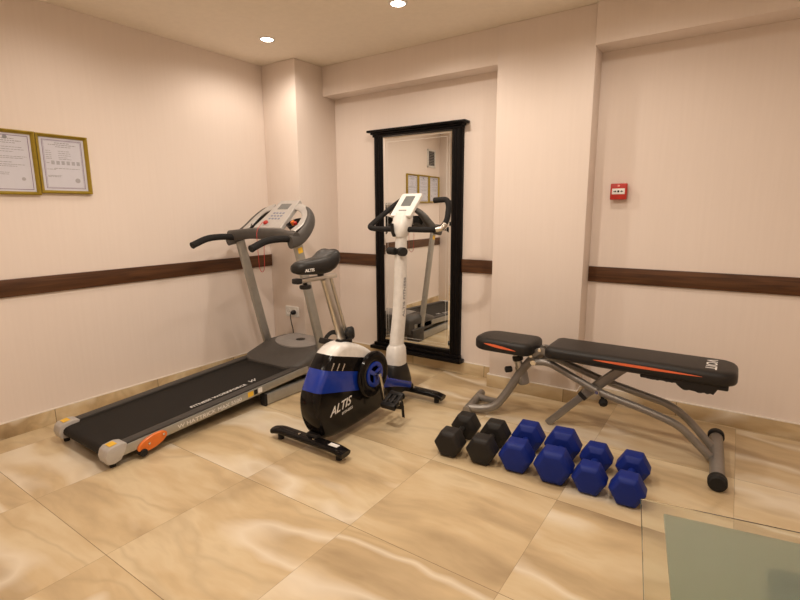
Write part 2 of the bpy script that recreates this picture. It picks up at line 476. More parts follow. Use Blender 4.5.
# vent grille high on the left wall (seen in the mirror)
t = thing('wall_vent', 'white rectangular air vent high above the certificates, seen in the mirror', 'vent', (0, -2.30, 1.70))
bb = NB()
for lo, hi in (((-2.395, 1.69), (-2.375, 1.90)), ((-2.225, 1.69), (-2.205, 1.90)), ((-2.395, 1.69), (-2.205, 1.71)), ((-2.395, 1.88), (-2.205, 1.90))):
    box(bb, (0, lo[0], lo[1]), (.012, hi[0], hi[1]), .002)
obj('vent_frame', bb, M_whitep, t)
bb = NB(); box(bb, (0, -2.376, 1.709), (.002, -2.224, 1.881)); obj('vent_backing', bb, M_black, t)
bb = NB()
for k in range(9):
    z = 1.718 + k * .0185
    box(bb, (.002, -2.375, z), (.010, -2.225, z + .007), .001)
obj('vent_slats', bb, M_hoodlite, t)

# ------------------------------------------------------------------ socket with plug and cable
t = thing('wall_socket', 'white double wall socket low on the corner column, behind treadmill', 'socket', (.285, SCY, .43))
def wp(u, z, d=0): return (u, SCY - d, z)
SX, SZ = SOCK = (.222, .388)
bb = NB(); slab(bb, rrect(SX - .072, SZ - .042, SX + .072, SZ + .042, .008), [(0, 0), (.007, 0), (.010, .004)], lambda u, v, h: V((u, SCY - h, v))); obj('faceplate', bb, M_whitep, t)
for dx in (-.034, .034):
    bb = NB(); lathe(bb, (SX + dx, SCY - .0102, SZ), (0, -1, 0), [(0, .027), (.002, .027), (.003, .025), (.003, .021), (.0005, .020)], 28); so = obj('outlet', bb, M_whitep, t)
    if dx < 0:
        bb = NB()
        for q in (-.009, .009): cyl(bb, (SX + dx + q, SCY - .0108, SZ), (SX + dx + q, SCY - .0118, SZ), .0028, 12)
        obj('pin_hole', bb, M_black, so)
t = thing('power_cable', 'black plug and cable running from the socket down behind the treadmill hood', 'cable', (SX + .034, SCY, 0))
bb = NB(); lathe(bb, (SX + .034, SCY - .0134, SZ), (0, -1, 0), [(0, .018), (.012, .019), (.026, .016), (.034, .010)], 24); obj('plug', bb, M_black, t)
bb = NB(); tube(bb, [(SX + .034, SCY - .036, SZ), (SX + .035, SCY - .06, SZ - .012), (SX + .036, SCY - .052, SZ - .08), (SX + .030, SCY - .03, .25), (SX + .02, SCY - .024, .03), (SX + .05, SCY - .03, .005)], .004, r=.05, n=8, seg=10); obj('cord', bb, M_black, t)

# ------------------------------------------------------------------ fire alarm
t = thing('fire_alarm_call_point', 'small red fire alarm call point mounted on the back wall', 'fire alarm', (2.513, 0, 1.235))
ax0, ax1, az0, az1 = 2.470, 2.558, 1.228, 1.318
bb = NB(); box(bb, (ax0 + .004, -.022, az0 + .004), (ax1 - .004, .001, az1 - .004), .003); obj('back_box', bb, M_red, t)
bb = NB(); box(bb, (ax0, -.046, az0), (ax1, -.022, az1), .005, 3); cv = obj('cover', bb, M_red, t)
bb = NB(); box(bb, (ax0 + .010, -.048, az0 + .030), (ax1 - .010, -.0455, az0 + .062), .0008); pn = obj('press_panel', bb, M_white, t)
bb = NB()
cxm = (ax0 + ax1) / 2; czm = az0 + .046
cyl(bb, (cxm, -.0479, czm), (cxm, -.0487, czm), .0062, 20)
for s in (-1, 1):
    vs = [bb.verts.new((cxm + s * a, -.0486, czm + z)) for a, z in ((.009, 0), (.018, .006), (.018, .002), (.026, .002), (.026, -.002), (.018, -.002), (.018, -.006))]
    f = bb.faces.new(vs)
    r_ = bmesh.ops.extrude_face_region(bb, geom=[f])
    for v in [g for g in r_['geom'] if isinstance(g, bmesh.types.BMVert)]: v.co.y += .0008
obj('arrow_symbol', bb, M_black, pn)
bb = NB(); box(bb, (cxm - .006, -.0475, az1 - .018), (cxm + .006, -.0455, az1 - .008), .001); obj('indicator', bb, mat('pale_red_lens', (.85, .35, .3), .3), t)

# ------------------------------------------------------------------ tall framed mirror
t = thing('wall_mirror', 'tall mirror with black wooden frame against the back wall, behind exercise bike', 'mirror', (1.148, -.03, .09))
MX0, MX1 = .768, 1.510; MZ0, MZ1 = .09, 1.765; PW = .078
MY = -.045
for x0 in (MX0, MX1 - PW):
    bb = NB()
    # fluted post
    prof = [(x0, -.002), (x0, MY + .010), (x0 + .008, MY), (x0 + .024, MY - .004), (x0 + .030, MY + .002), (x0 + .048, MY + .002), (x0 + .054, MY - .004), (x0 + .070, MY), (x0 + PW, MY + .010), (x0 + PW, -.002)]
    loft(bb, [[V((a, c, z)) for a, c in prof] for z in (MZ0 + .045, MZ1 - .048)]); obj('frame_post', bb, M_lacquer, t, 50)
bb = NB()
box(bb, (MX0 - .004, MY - .006, MZ1 - .050), (MX1 + .004, -.002, MZ1 - .030), .003)
box(bb, (MX0 - .016, MY - .018, MZ1 - .032), (MX1 + .016, -.002, MZ1 - .016), .004)
box(bb, (MX0 - .040, MY - .034, MZ1 - .018), (MX1 + .040, -.002, MZ1 - .001), .004)
obj('cornice', bb, M_lacquer, t)
bb = NB()
box(bb, (MX0 + PW - .002, MY + .006, MZ0 + .04), (MX1 - PW + .002, -.002, MZ0 + .075), .003)
box(bb, (MX0 - .012, MY - .014, MZ0 + .022), (MX1 + .012, -.014, MZ0 + .048), .004)
box(bb, (MX0 - .034, MY - .040, MZ0 - .004), (MX1 + .034, -.014, MZ0 + .024), .005)
obj('base_ledge', bb, M_lacquer, t)
gx0, gx1, gz0, gz1 = MX0 + PW - .004, MX1 - PW + .004, MZ0 + .07, MZ1 - .046
gxc = (gx0 + gx1) / 2
def gp(ins, y):
    g = lambda x: y + ((x - gxc) * .0153 if y < -.02 else 0)     # the glass sits very slightly turned in its frame
    return [V((gx0 + ins, g(gx0 + ins), gz0 + ins)), V((gx1 - ins, g(gx1 - ins), gz0 + ins)), V((gx1 - ins, g(gx1 - ins), gz1 - ins)), V((gx0 + ins, g(gx0 + ins), gz1 - ins))]
bb = NB(); bw = .022
loft(bb, [gp(bw, -.012), gp(bw, -.030)]); glass = obj('mirror_glass', bb, M_mirror, t, 1)
bb = NB()
r0 = [bb.verts.new(p) for p in gp(0, -.0275)]; r1 = [bb.verts.new(p) for p in gp(bw, -.030)]
r2 = [bb.verts.new(p) for p in gp(0, -.012)]; r3 = [bb.verts.new(p) for p in gp(bw, -.012)]
for a, c in ((r0, r1), (r2, r0), (r3, r2)):
    for j in range(4): bb.faces.new((a[j], a[(j + 1) % 4], c[(j + 1) % 4], c[j]))
obj('bevelled_edge', bb, M_mirror, t, 1)
bb = NB()
for ins in (.022, .044):
    for a0, a1, c0, c1 in ((gx0 + ins, gx0 + ins + .0016, gz0 + ins, gz1 - ins), (gx1 - ins - .0016, gx1 - ins, gz0 + ins, gz1 - ins), (gx0 + ins, gx1 - ins, gz0 + ins, gz0 + ins + .0016), (gx0 + ins, gx1 - ins, gz1 - ins - .0016, gz1 - ins)):
        ga, gb = (a0 - gxc) * .0153, (a1 - gxc) * .0153
        loft(bb, [[V((a0, -.0304 + ga, z)), V((a1, -.0304 + gb, z)), V((a1, -.0298 + gb, z)), V((a0, -.0298 + ga, z))] for z in (c0, c1)])
obj('engraved_line', bb, mat('etched_glass_line', (.85, .84, .80), .35), glass)

# ------------------------------------------------------------------ treadmill
t = TM = thing('treadmill', 'grey folding treadmill with long black belt along the left wall', 'treadmill', (.54, -1.35, 0))
XL, XR_ = .27, .815
def dz(y): return .105 + (y + 2.06) * .054         # rail top height
Y0, Y1 = -2.165, -.55
def sl(x0, x1, y0, y1, top, bot, bev=.0, bm=None):
    """slanted box following the deck"""
    bm = bm or NB()
    rings = []
    for y in (y0, y1):
        z = dz(y); rings.append([V((x0, y, z + bot)), V((x1, y, z + bot)), V((x1, y, z + top)), V((x0, y, z + top))])
    tb = bmesh.new(); loft(tb, rings)
    if bev: bmesh.ops.bevel(tb, geom=list(tb.edges), offset=bev, segments=2, profile=.5, affect='EDGES')
    me = bpy.data.meshes.new('t'); tb.to_mesh(me); tb.free(); bm.from_mesh(me); bpy.data.meshes.remove(me)
    return bm
RW = .062
for side, (a, c) in (('l', (XL, XL + RW)), ('r', (XR_ - RW, XR_))):
    bb = sl(a + (.006 if side == 'r' else .004), c - (.006 if side == 'r' else .004), -2.08, Y1, .0, -.016, .004)
    obj('foot_rail', bb, M_railgrey, TM)
    o0, o1 = (c - .028, c) if side == 'r' else (a, a + .028)
    bb = sl(o0, o1, -2.08, Y1, -.010, -.056, .003)
    fr = obj('side_beam', bb, M_silver, TM)
    if side == 'r':
        sy = lambda y, h: (XR_ + .0002, y, dz(y) + h)
        text_obj('printed_name', 'W HATTRICK MAX 5500', M_white, fr, sy(-1.80, -.046), (0, 1, .054), (0, 0, 1), .022, .40, .0006)
        bb = sl(XR_ - .001, XR_ + .0008, -1.355, -1.315, -.016, -.046); obj('warning_sticker', bb, M_yellow, fr)
        bb = sl(XR_ - .001, XR_ + .0008, -1.310, -1.285, -.016, -.046); obj('warning_sticker', bb, M_black, fr)
        bb = sl(XR_ - .001, XR_ + .0008, -1.280, -1.250, -.016, -.046); obj('warning_sticker', bb, M_white, fr)
    # end cap
    bb = NB(); ca, cb_ = (a - .004, c + .010) if side == 'l' else (a - .010, c + .008)
    zt = dz(-2.12)
    pts = [(-2.150, zt - .070), (-2.158, zt - .036), (-2.148, zt - .006), (-2.132, zt + .006), (-2.085, zt + .012), (-2.055, zt + .004), (-2.070, zt - .030), (-2.088, zt - .066), (-2.12, zt - .074)]
    tb = bmesh.new(); loft(tb, [[V((x, y, z)) for y, z in pts] for x in (ca, cb_)])
    bmesh.ops.bevel(tb, geom=list(tb.edges), offset=.005, segments=2, profile=.5, affect='EDGES')
    cap = obj('end_cap', tb, M_silverp, TM)
    bb = NB(); xm = (ca + cb_) / 2
    loft(bb, [[V((x, y, z)) for x in (xm - .022, xm + .022) for y, z in ([(-2.128, zt + .0083), (-2.095, zt + .0125)] if x < xm else [(-2.095, zt + .0125), (-2.128, zt + .0083)])], [V((x, y, z + .0014)) for x in (xm - .022, xm + .022) for y, z in ([(-2.128, zt + .0083), (-2.095, zt + .0125)] if x < xm else [(-2.095, zt + .0125), (-2.128, zt + .0083)])]])
    obj('warning_sticker', bb, M_yellow, cap)
    bb = NB(); cyl(bb, (xm, -2.115, 0), (xm, -2.115, zt - .070), .014, 16); obj('rear_foot', bb, M_rubber, TM)
# belt looping round the rollers
bb = NB(); bx0, bx1 = XL + RW + .002, XR_ - RW - .002
zt = dz(-2.115)
pr = [(-1.0, dz(-1.0) - .012), (-2.10, dz(-2.10) - .010)]
for k in range(7):
    a = pi / 2 + pi * k / 6; pr.append((-2.115 + .026 * math.cos(a), zt - .038 + .026 * math.sin(a)))
pr += [(-1.0, dz(-1.0) - .064)]
pr.append((-.62, dz(-.62) - .064)); pr.insert(0, (-.62, dz(-.62) - .012))
loft(bb, [[V((x, y, z)) for y, z in pr] for x in (bx0, bx1)]); belt = obj('running_belt', bb, M_belt, TM)
text_obj('printed_motto', 'FITNESS WORKFORCE', M_white, belt, (bx1 - .030, -1.655, dz(-1.655) - .0098), (0, 1, .054), (-1, 0, 0), .024, .37, .0006)
text_obj('printed_logo', 'W', M_white, belt, (bx1 - .036, -1.245, dz(-1.245) - .0098), (0, 1, .054), (-1, 0, 0), .036, .055, .0006, shear=.3)
# base frame on the floor
for x0 in (XL + .0, XR_ - .04):
    bb = NB(); box(bb, (x0, -1.215, .004), (x0 + .04, -.56, .072), .005); fb = obj('base_beam', bb, M_silver, TM)
    bb = NB(); box(bb, (x0 - .003, -1.235, .001), (x0 + .043, -1.214, .076), .005); obj('end_plug', bb, M_black, fb)
    bb = NB(); box(bb, (x0 - .014, -.70, .0), (x0 + .054, -.50, .135), .012, 3); obj('corner_boot', bb, M_railgrey, TM)
bb = NB(); box(bb, (XL + .05, -.565, .006), (XR_ - .05, -.525, .06), .005); obj('cross_beam', bb, M_silver, TM)
# motor hood
def hood_ring(y, x0, x1, z, zb, r):
    ring = [V((x0, y, zb))]
    for k in range(7):
        a = pi - (pi / 2) * k / 6; ring.append(V((x0 + r + r * math.cos(a), y, z - r * .8 + r * .8 * math.sin(a))))
    for k in range(7):
        a = pi / 2 - (pi / 2) * k / 6; ring.append(V((x1 - r + r * math.cos(a), y, z - r * .8 + r * .8 * math.sin(a))))
    ring.append(V((x1, y, zb)))
    return ring
bb = NB()
rings = []
for y, xa, xb, z, zb, r in ((-.985, .36, .72, .166, .12, .01), (-.96, .31, .775, .178, .12, .02), (-.93, .275, .81, .188, .11, .03), (-.86, .268, .815, .212, .10, .045), (-.78, .268, .815, .240, .10, .055), (-.72, .268, .815, .252, .10, .06), (-.60, .268, .815, .254, .09, .06), (-.50, .275, .81, .245, .09, .06), (-.475, .29, .80, .21, .09, .05)):
    rings.append(hood_ring(y, xa, xb, z, zb, r))
loft(bb, rings); hood = obj('motor_hood', bb, M_hood, TM, 50)
bb = NB()
poly = []
for k in range(17):
    a = pi * k / 16; poly.append(V((.5415 - .19 * math.cos(a), -.70 - .10 * math.sin(a))))
poly = [V((.365, -.52)), V((.352, -.60))] + poly + [V((.731, -.60)), V((.718, -.52))]
def hz(y): return .2545 - max(0, -.70 - y) * .16 - max(0, y + .60) * .09
def pw(y): return .1765 + .013 * min(1, max(0, (y + .52) / -.08)) if y > -.70 else .1895 * math.sqrt(max(.0004, 1 - ((-.70 - y) / .10) ** 2))
rws = []
for k in range(29):
    y = -.52 - .28 * math.sin(k / 28 * pi / 2); w_ = pw(y); z = hz(y)
    rws.append([V((.5415 - w_, y, z - .006)), V((.5415 + w_, y, z - .006)), V((.5415 + w_, y, z + .004)), V((.5415 - w_, y, z + .004))])
loft(bb, rws); pl = obj('hood_panel', bb, M_hoodlite, hood)
bb = NB(); lathe(bb, (.545, -.66, .2590), (0, 0, 1), [(0, .034), (.0012, .034), (.0012, .026), (.0004, .026)], 28)
obj('round_badge', bb, M_black, pl)
text_obj('badge_letter', 'W', M_black, pl, (.532, -.675, .2592), (1, 0, 0), (0, 1, 0), .028, .026, .0012)
# uprights
for x, nm in ((XL - .028, 0), (XR_ - .012, 1)):
    bb = NB(); sweep(bb, [(x, -.680, .10), (x, -.900, .975)], circ(20, .016, .032, 5), up=V((0, -1, 0)), rounding=False)
    up_ = obj('upright', bb, M_silver, TM)
    if nm:
        d = V((0, -.22, .885)).normalized(); p = V((x + .0155, -.889, .930))
        bb = NB(); w = V((0, .969, .24)) * .02
        q = [p - w - d * .018, p + w - d * .018, p + w + d * .018, p - w + d * .018]
        loft(bb, [q, [v + V((.0016, 0, 0)) for v in q]]); obj('warning_sticker', bb, M_yellow, up_)
# console housing: front beam with two swept ears, silver inner lip, plate, cup holders
bb = NB()
sweep(bb, [(XL - .07, -.945, 1.012), (XL + .04, -.935, 1.022), (.385, -.920, 1.030), (.665, -.920, 1.030), (XR_ - .08, -.935, 1.022), (XR_ + .03, -.945, 1.010)], circ(24, .028, .036, 2.6), rounding=True, r=.08)
obj('console_beam', bb, M_hood, TM, 60)
for s in (-1, 1):
    cx = .527
    def X(d): return cx + s * d
    bb = NB()
    def sc1(t): return 1.0 if t < .5 else 1.0 - .45 * (t - .5) / .5
    sweep(bb, [V((X(.305), -.985, .985)), V((X(.298), -.90, 1.000)), V((X(.285), -.815, 1.055)), V((X(.262), -.75, 1.125)), V((X(.215), -.715, 1.18)), V((X(.12), -.705, 1.20))], circ(24, .024, .040, 2.6), up=V((0, -.3, 1)), r=.09, n=8, scale=sc1)
    obj('console_ear', bb, M_hood, TM, 60)
    bb = NB()
    sweep(bb, [V((X(.235), -.895, 1.05)), V((X(.245), -.83, 1.09)), V((X(.232), -.765, 1.15)), V((X(.18), -.735, 1.19)), V((X(.11), -.725, 1.205))], circ(16, .028, .006, 3), up=V((0, -.6, 1)), r=.06, n=8)
    obj('ear_trim', bb, M_silverp, TM, 60)
    # cup holder bowl
    bb = NB()
    o = V((X(.175), -.815, 1.10)); ax = V((0, -.45, .89)).normalized()
    lathe(bb, o, ax, [(-.055, .001), (-.055, .040), (0, .058), (.004, .059), (.004, .054), (-.045, .036), (-.046, .001)], 28, cap=False)
    obj('cup_holder', bb, M_black, TM)
    if s > 0:
        bb = NB(); cyl(bb, o + ax * (-.043) + V((-.012, 0, 0)), o + ax * .012 + V((-.016, -.004, 0)), .014, 18); k1 = obj('massage_knob', bb, M_orangep, TM)
        bb = NB(); cyl(bb, o + ax * (-.043) + V((.016, -.012, 0)), o + ax * .006 + V((.018, -.016, 0)), .012, 18); obj('massage_knob', bb, M_red, TM)
    # handlebar with foam
    bb = NB(); tube(bb, [(X(.285), -.92, .998), (X(.285), -1.02, 1.010), (X(.285), -1.155, 1.006), (X(.285), -1.258, .967)], .021, r=.06, n=8)
    hb = obj('handlebar', bb, M_foam, TM, 60)
    bb = NB(); d = V((0, -.11, -.043)).normalized(); p = V((X(.285), -1.258, .967)); cyl(bb, p, p + d * .014, .022, 20); obj('bar_end', bb, M_rubber, hb)
# console plate
pb = V((.527, -.905, 1.068)); ptp = V((.527, -.680, 1.250))
pd = (ptp - pb).normalized(); pn_ = V((1, 0, 0)).cross(pd).normalized(); PLn = (ptp - pb).length
def cp(u, v, h): return pb + V((1, 0, 0)) * u + pd * v + pn_ * h
poly = [V((-.135, 0)), V((.135, 0)), V((.115, PLn * .45)), V((.092, PLn)), V((-.092, PLn)), V((-.115, PLn * .45))]
bb = NB(); slab(bb, poly, [(-.035, .012), (-.030, 0), (-.004, 0), (0, .004)], cp); cpn = obj('console_plate', bb, M_silverp, TM)
bb = NB(); slab(bb, rrect(-.052, PLn * .66, .048, PLn * .86, .004), [(-.001, 0), (.0012, 0)], cp); obj('display', bb, M_lcd, cpn)
bb = NB()
for i in range(4):
    for j in range(3):
        slab(bb, rrect(-.056 + .030 * i, PLn * (.30 + .1 * j), -.036 + .030 * i, PLn * (.30 + .1 * j) + .013, .004, 3), [(-.001, 0), (.0022, .001)], cp)
obj('buttons', bb, mat('blue_grey_button', (.24, .26, .36), .4), cpn)
bb = NB(); o = cp(-.045, PLn * .17, -.001); lathe(bb, o, pn_, [(0, .017), (.010, .017), (.014, .012)], 24); obj('safety_key', bb, M_red, cpn)
bb = NB(); p0 = cp(-.045, PLn * .17, .013)
tube(bb, [p0, p0 + V((0, -.022, -.004)), (.500, -.965, 1.05), (.502, -.965, .95), (.506, -.962, .80), (.530, -.962, .775), (.556, -.962, .80), (.562, -.962, .95), (.566, -.945, 1.0)], .0017, r=.03, n=5, seg=8); obj('safety_cord', bb, M_redcord, cpn)
# transport roller on orange bracket
bb = NB(); yc, zc = -1.938, .066
ang = math.radians(14)
ring = []
for k in range(28):
    a = 2 * pi * k / 28; u, w = .077 * math.cos(a), .034 * math.sin(a)
    ring.append((yc + u * math.cos(ang) - w * math.sin(ang), zc + u * math.sin(ang) + w * math.cos(ang)))
def rg(x, k): return [V((x, yc + (y - yc) * k, zc + (z - zc) * k)) for y, z in ring]
loft(bb, [rg(XR_ + .001, 1), rg(XR_ + .010, 1), rg(XR_ + .014, .9)]); ob = obj('orange_bracket', bb, M_orangep, TM)
bb = NB(); cyl(bb, (XR_ - .02, yc - .052, .030), (XR_ + .022, yc - .052, .030), .019, 24); obj('roller_wheel', bb, M_rubber, TM)
for u in (-.02, .055):
    bb = NB(); cyl(bb, (XR_ + .013, yc + u, zc + u * .25 + .004), (XR_ + .017, yc + u, zc + u * .25 + .004), .006, 14)
    obj('bolt', bb, M_chrome, ob)

# ------------------------------------------------------------------ exercise bike
BX = 1.445
BK = thing('exercise_bike', 'upright exercise bike with black, blue and white body in front of mirror', 'exercise bike', (BX, -1.0, 0))
# silhouette (y,z) counter clockwise seen from +x
sil = [(-1.43, .062), (-1.465, .105), (-1.49, .17), (-1.497, .24), (-1.485, .30), (-1.455, .36), (-1.413, .425), (-1.365, .475), (-1.31, .502), (-1.25, .508), (-1.18, .490), (-1.10, .452), (-1.03, .405), (-.97, .345), (-.92, .285), (-.89, .235), (-.875, .19), (-.87, .14), (-.87, .10), (-.90, .070), (-.95, .060), (-1.05, .050), (-1.22, .042), (-1.36, .042)]
def smooth_closed(pts, n=4):
    out = []; L_ = len(pts)
    for i in range(L_):
        p0, p1, p2, p3 = [V(pts[(i + k) % L_]) for k in (-1, 0, 1, 2)]
        for k in range(n):
            q = k / n
            out.append(.5 * ((2 * p1) + (p2 - p0) * q + (2 * p0 - 5 * p1 + 4 * p2 - p3) * q * q + (3 * p1 - p0 - 3 * p2 + p3) * q ** 3))
    return out
silo = smooth_closed(sil, 3)
area = sum(silo[i - 1].x * silo[i].y - silo[i].x * silo[i - 1].y for i in range(len(silo)))
if area < 0: silo = silo[::-1]
def body_bm():
    bm = bmesh.new()
    lv = [(-.064, .030), (-.062, .018), (-.054, .007), (-.040, .0), (.040, .0), (.054, .007), (.062, .018), (.064, .030)]
    rings = []
    for h, ins in lv:
        q = offset_poly(silo, ins) if ins else silo
        rings.append([V((BX + h, p.x, p.y)) for p in q])
    return loft(bm, rings)
def plane(y, z, sl_):
    n = V((0, -sl_, 1)).normalized(); return V((0, y, z)), n
planes = [plane(-1.37, .470, -.28), plane(-1.46, .418, -.285), plane(-1.5, .312, -.245)]
def piece(name, m, above=None, below=None):
    bm = body_bm()
    for pl_, keep_above in ((above, True), (below, False)):
        if pl_ is None: continue
        co, n = pl_
        g = list(bm.verts) + list(bm.edges) + list(bm.faces)
        r_ = bmesh.ops.bisect_plane(bm, geom=g, plane_co=co, plane_no=n, clear_inner=keep_above, clear_outer=not keep_above)
        ed = [e for e in r_['geom_cut'] if isinstance(e, bmesh.types.BMEdge)]
        bmesh.ops.holes_fill(bm, edges=ed, sides=0)
    return obj(name, bm, m, BK, 40)
piece('white_top_shell', M_whitep, above=planes[0])
ush = piece('upper_shell', M_blackgloss, above=planes[1], below=planes[0])
piece('blue_band', M_bluep, above=planes[2], below=planes[1])
lsh = piece('lower_shell', M_blackgloss, below=planes[2])
# slits
bb = NB()
for y in (-1.375, -1.335, -1.295):
    z = .418 + (-1.46 - y) * .285 + .020
    sweep(bb, [(BX + .0625, y - .008, z - .016), (BX + .0655, y + .010, z + .018)], circ(10, .0032, .004), rounding=False)
obj('slit_highlight', bb, M_chrome, ush)
text_obj('printed_name', 'ALTIS', M_white, lsh, (BX + .0645, -1.405, .160), (0, 1, .12), (0, 0, 1), .046, .17, .0008, shear=.35)
text_obj('printed_word', 'FITNESS', M_white, lsh, (BX + .0645, -1.315, .142), (0, 1, .12), (0, 0, 1), .013, .085, .0006)
# pedal disc
dc = V((BX + .068, -1.072, .297))
bb = NB(); lathe(bb, dc, (1, 0, 0), [(0, .118), (.004, .126), (.016, .128), (.024, .122), (.027, .112), (.026, .078), (.022, .072)], 56); dk = obj('crank_disc', bb, M_blackgloss, BK)
bb = NB(); lathe(bb, dc + V((.022, 0, 0)), (1, 0, 0), [(0, .070), (.006, .070), (.008, .064), (.008, .050), (.004, .046), (.0, .046)], 40); obj('blue_ring', bb, M_bluep, dk)
bb = NB()
for k in range(3):
    a = 2 * pi * k / 3 + .5
    p = dc + V((.026, math.cos(a) * .052, math.sin(a) * .052)); q = dc + V((.026, 0, 0))
    sweep(bb, [q, p], circ(10, .012, .004, 3), up=V((1, 0, 0)), rounding=False)
obj('blue_spoke', bb, M_bluep, dk)
bb = NB(); cyl(bb, dc + V((-.14, 0, 0)), dc + V((.062, 0, 0)), .011, 20); obj('crank_axle', bb, M_chrome, BK)
def pedal_side(s):
    axp = V((BX + s * .122, -1.072, .297))
    cd = V((0, .27, -.96)).normalized() * (1 if s > 0 else -1)
    e = axp + cd * .150
    bb = NB(); sweep(bb, [axp - cd * .012, e + cd * .012], circ(18, .007, .013, 3.5), up=V((0, 1, 0)) if 0 else V((1, 0, 0)), rounding=False); ca = obj('crank_arm', bb, M_chrome, BK, 60)
    bb = NB(); cyl(bb, e - V((s * .008, 0, 0)), e + V((s * .11, 0, 0)), .006, 14); obj('pedal_pin', bb, M_chrome, ca)
    m = Matrix.Translation(e + V((s * .060, 0, 0))) @ Matrix.Rotation(math.radians(24 * s), 4, 'X')
    bb = NB()
    box(bb, (-.045, -.058, -.016), (.045, -.030, .016), .005, 2, m); box(bb, (-.045, .030, -.016), (.045, .058, .016), .005, 2, m)
    for x in (-.045, -.011, .023): box(bb, (x, -.05, -.014), (x + .022, .05, .014), .003, 2, m)
    pd_ = obj('pedal', bb, M_black, BK)
    # foot strap: an arch over the pedal with a loose perforated tail
    bb = NB()
    arch = [(-.050, 0.0, -.010), (-.052, .005, .03), (-.030, .012, .062), (.012, .014, .066), (.046, .008, .045), (.054, 0, .0)]
    if s > 0: arch = [(x, y, -z) for x, y, z in arch]
    sweep(bb, [m @ V(p) for p in arch], circ(8, .014, .0018, 4), up=V((0, 0, 1)), r=.02, n=5)
    stp = obj('foot_strap', bb, M_rubber, pd_)
    return e, m
e_r, m_r = pedal_side(1); e_l, m_l = pedal_side(-1)
bb = NB(); p = e_r + V((.075, .055, -.005))
sweep(bb, [p, p + V((.002, .012, -.03)), p + V((.006, .018, -.115))], circ(8, .009, .0018, 4), up=V((0, 1, 0)), r=.02)
obj('strap_tail', bb, M_rubber, BK)
# stabilisers
def stabiliser(y, zc_, L_, w, name, sh=0):
    BX = 1.445 + sh
    bb = NB()
    pts = [(BX - L_, y, zc_ - .012), (BX - L_ * .8, y, zc_), (BX + L_ * .8, y, zc_), (BX + L_, y, zc_ - .012)]
    sweep(bb, pts, circ(20, w, .017, 2.6), r=.06, n=5); o = obj(name, bb, M_blackgloss, BK, 50)
    for s in (-1, 1):
        bb = NB(); cyl(bb, (BX + s * L_ * .82, y, 0), (BX + s * L_ * .82, y, zc_ - .012), .016, 20); obj('rubber_foot', bb, M_rubber, o)
        bb = NB(); cyl(bb, (BX + s * .05, y - .012, zc_ + .014), (BX + s * .05, y - .012, zc_ + .022), .007, 6, .05); obj('bolt', bb, M_chrome, o)
    return o
rs = stabiliser(-1.475, .052, .245, .034, 'rear_stabiliser', -.022)
bb = NB(); box(bb, (BX + .125, -1.492, .0690), (BX + .180, -1.466, .0702)); obj('rating_label', bb, M_white, rs)
fs = stabiliser(-.60, .052, .255, .034, 'front_stabiliser')
bb = NB(); box(bb, (BX - .04, -1.475, .045), (BX + .035, -1.34, .085), .01); obj('rear_bracket', bb, M_black, BK)
bb = NB(); sweep(bb, [(BX, -.74, .12), (BX, -.60, .065)], circ(16, .036, .026, 4), rounding=False); obj('front_bracket', bb, M_black, BK)
# blue arm of the shell running to the front
bb = NB(); sweep(bb, [(BX + .050, -.98, .215), (BX + .060, -.86, .180), (BX + .055, -.66, .105)], circ(16, .010, .030, 4), up=V((0, 0, 1)), r=.08, n=6, scale=lambda q: 1 - .35 * q); obj('blue_side_arm', bb, M_bluep, BK, 50)
# mast socket and mast
bb = NB()
loft(bb, [[V((BX + a * kx, -.735 + dy + c_ * ky, z)) for a, c_ in circ(28, 1, 1, 3.5)] for z, kx, ky, dy in ((.08, .050, .120, .01), (.13, .052, .115, .01), (.20, .054, .095, .0), (.245, .050, .078, -.005), (.26, .042, .062, -.008))]); obj('mast_socket', bb, M_black, BK, 50)
bb = NB()
loft(bb, [[V((BX + a * kx, yy + c_ * ky, z)) for a, c_ in circ(28, 1, 1, 3)] for z, kx, ky, yy in ((.235, .047, .070, -.735), (.30, .049, .070, -.735), (.355, .045, .062, -.733), (.372, .036, .050, -.732))]); obj('mast_sleeve', bb, M_whitep, BK, 50)
bb = NB()
mp_ = [(.30, .033, .055, -.738), (.42, .032, .052, -.722), (.55, .032, .049, -.700), (.70, .031, .046, -.686), (.85, .030, .042, -.680), (1.0, .028, .038, -.674), (1.10, .026, .034, -.670)]
loft(bb, [[V((BX + a * kx, yy + c_ * ky, z)) for a, c_ in circ(28, 1, 1, 2.8)] for z, kx, ky, yy in mp_]); mast = obj('mast', bb, M_whitep, BK, 50)
text_obj('printed_word', 'ALTIS FITNESS', M_greyprint, mast, (BX + .0315, -.690, .54), (0, .08, 1), (0, -1, .1), .022, .24, .0012)
bb = NB(); cyl(bb, (BX + .012, -.70, .935), (BX + .060, -.735, .938), .026, 24); kn = obj('mast_knob', bb, M_rubber, BK)
bb = NB(); cyl(bb, (BX - .06, -.72, .94), (BX + .0, -.735, .938), .022, 24); obj('mast_knob', bb, M_rubber, BK)
# head clamp
bb = NB()
loft(bb, [[V((BX + a * kx, yy + c_ * ky, z)) for a, c_ in circ(24, 1, 1, 3)] for z, kx, ky, yy in ((1.02, .030, .040, -.680), (1.05, .046, .055, -.675), (1.09, .050, .060, -.665), (1.13, .050, .058, -.650), (1.165, .040, .045, -.64))]); obj('head_clamp', bb, M_whitep, BK, 50)
bb = NB(); sweep(bb, [(BX - .018, -.742, 1.10), (BX - .018, -.738, 1.055), (BX - .012, -.727, 1.025)], circ(12, .012, .006), rounding=True); obj('clamp_lever', bb, M_black, BK)
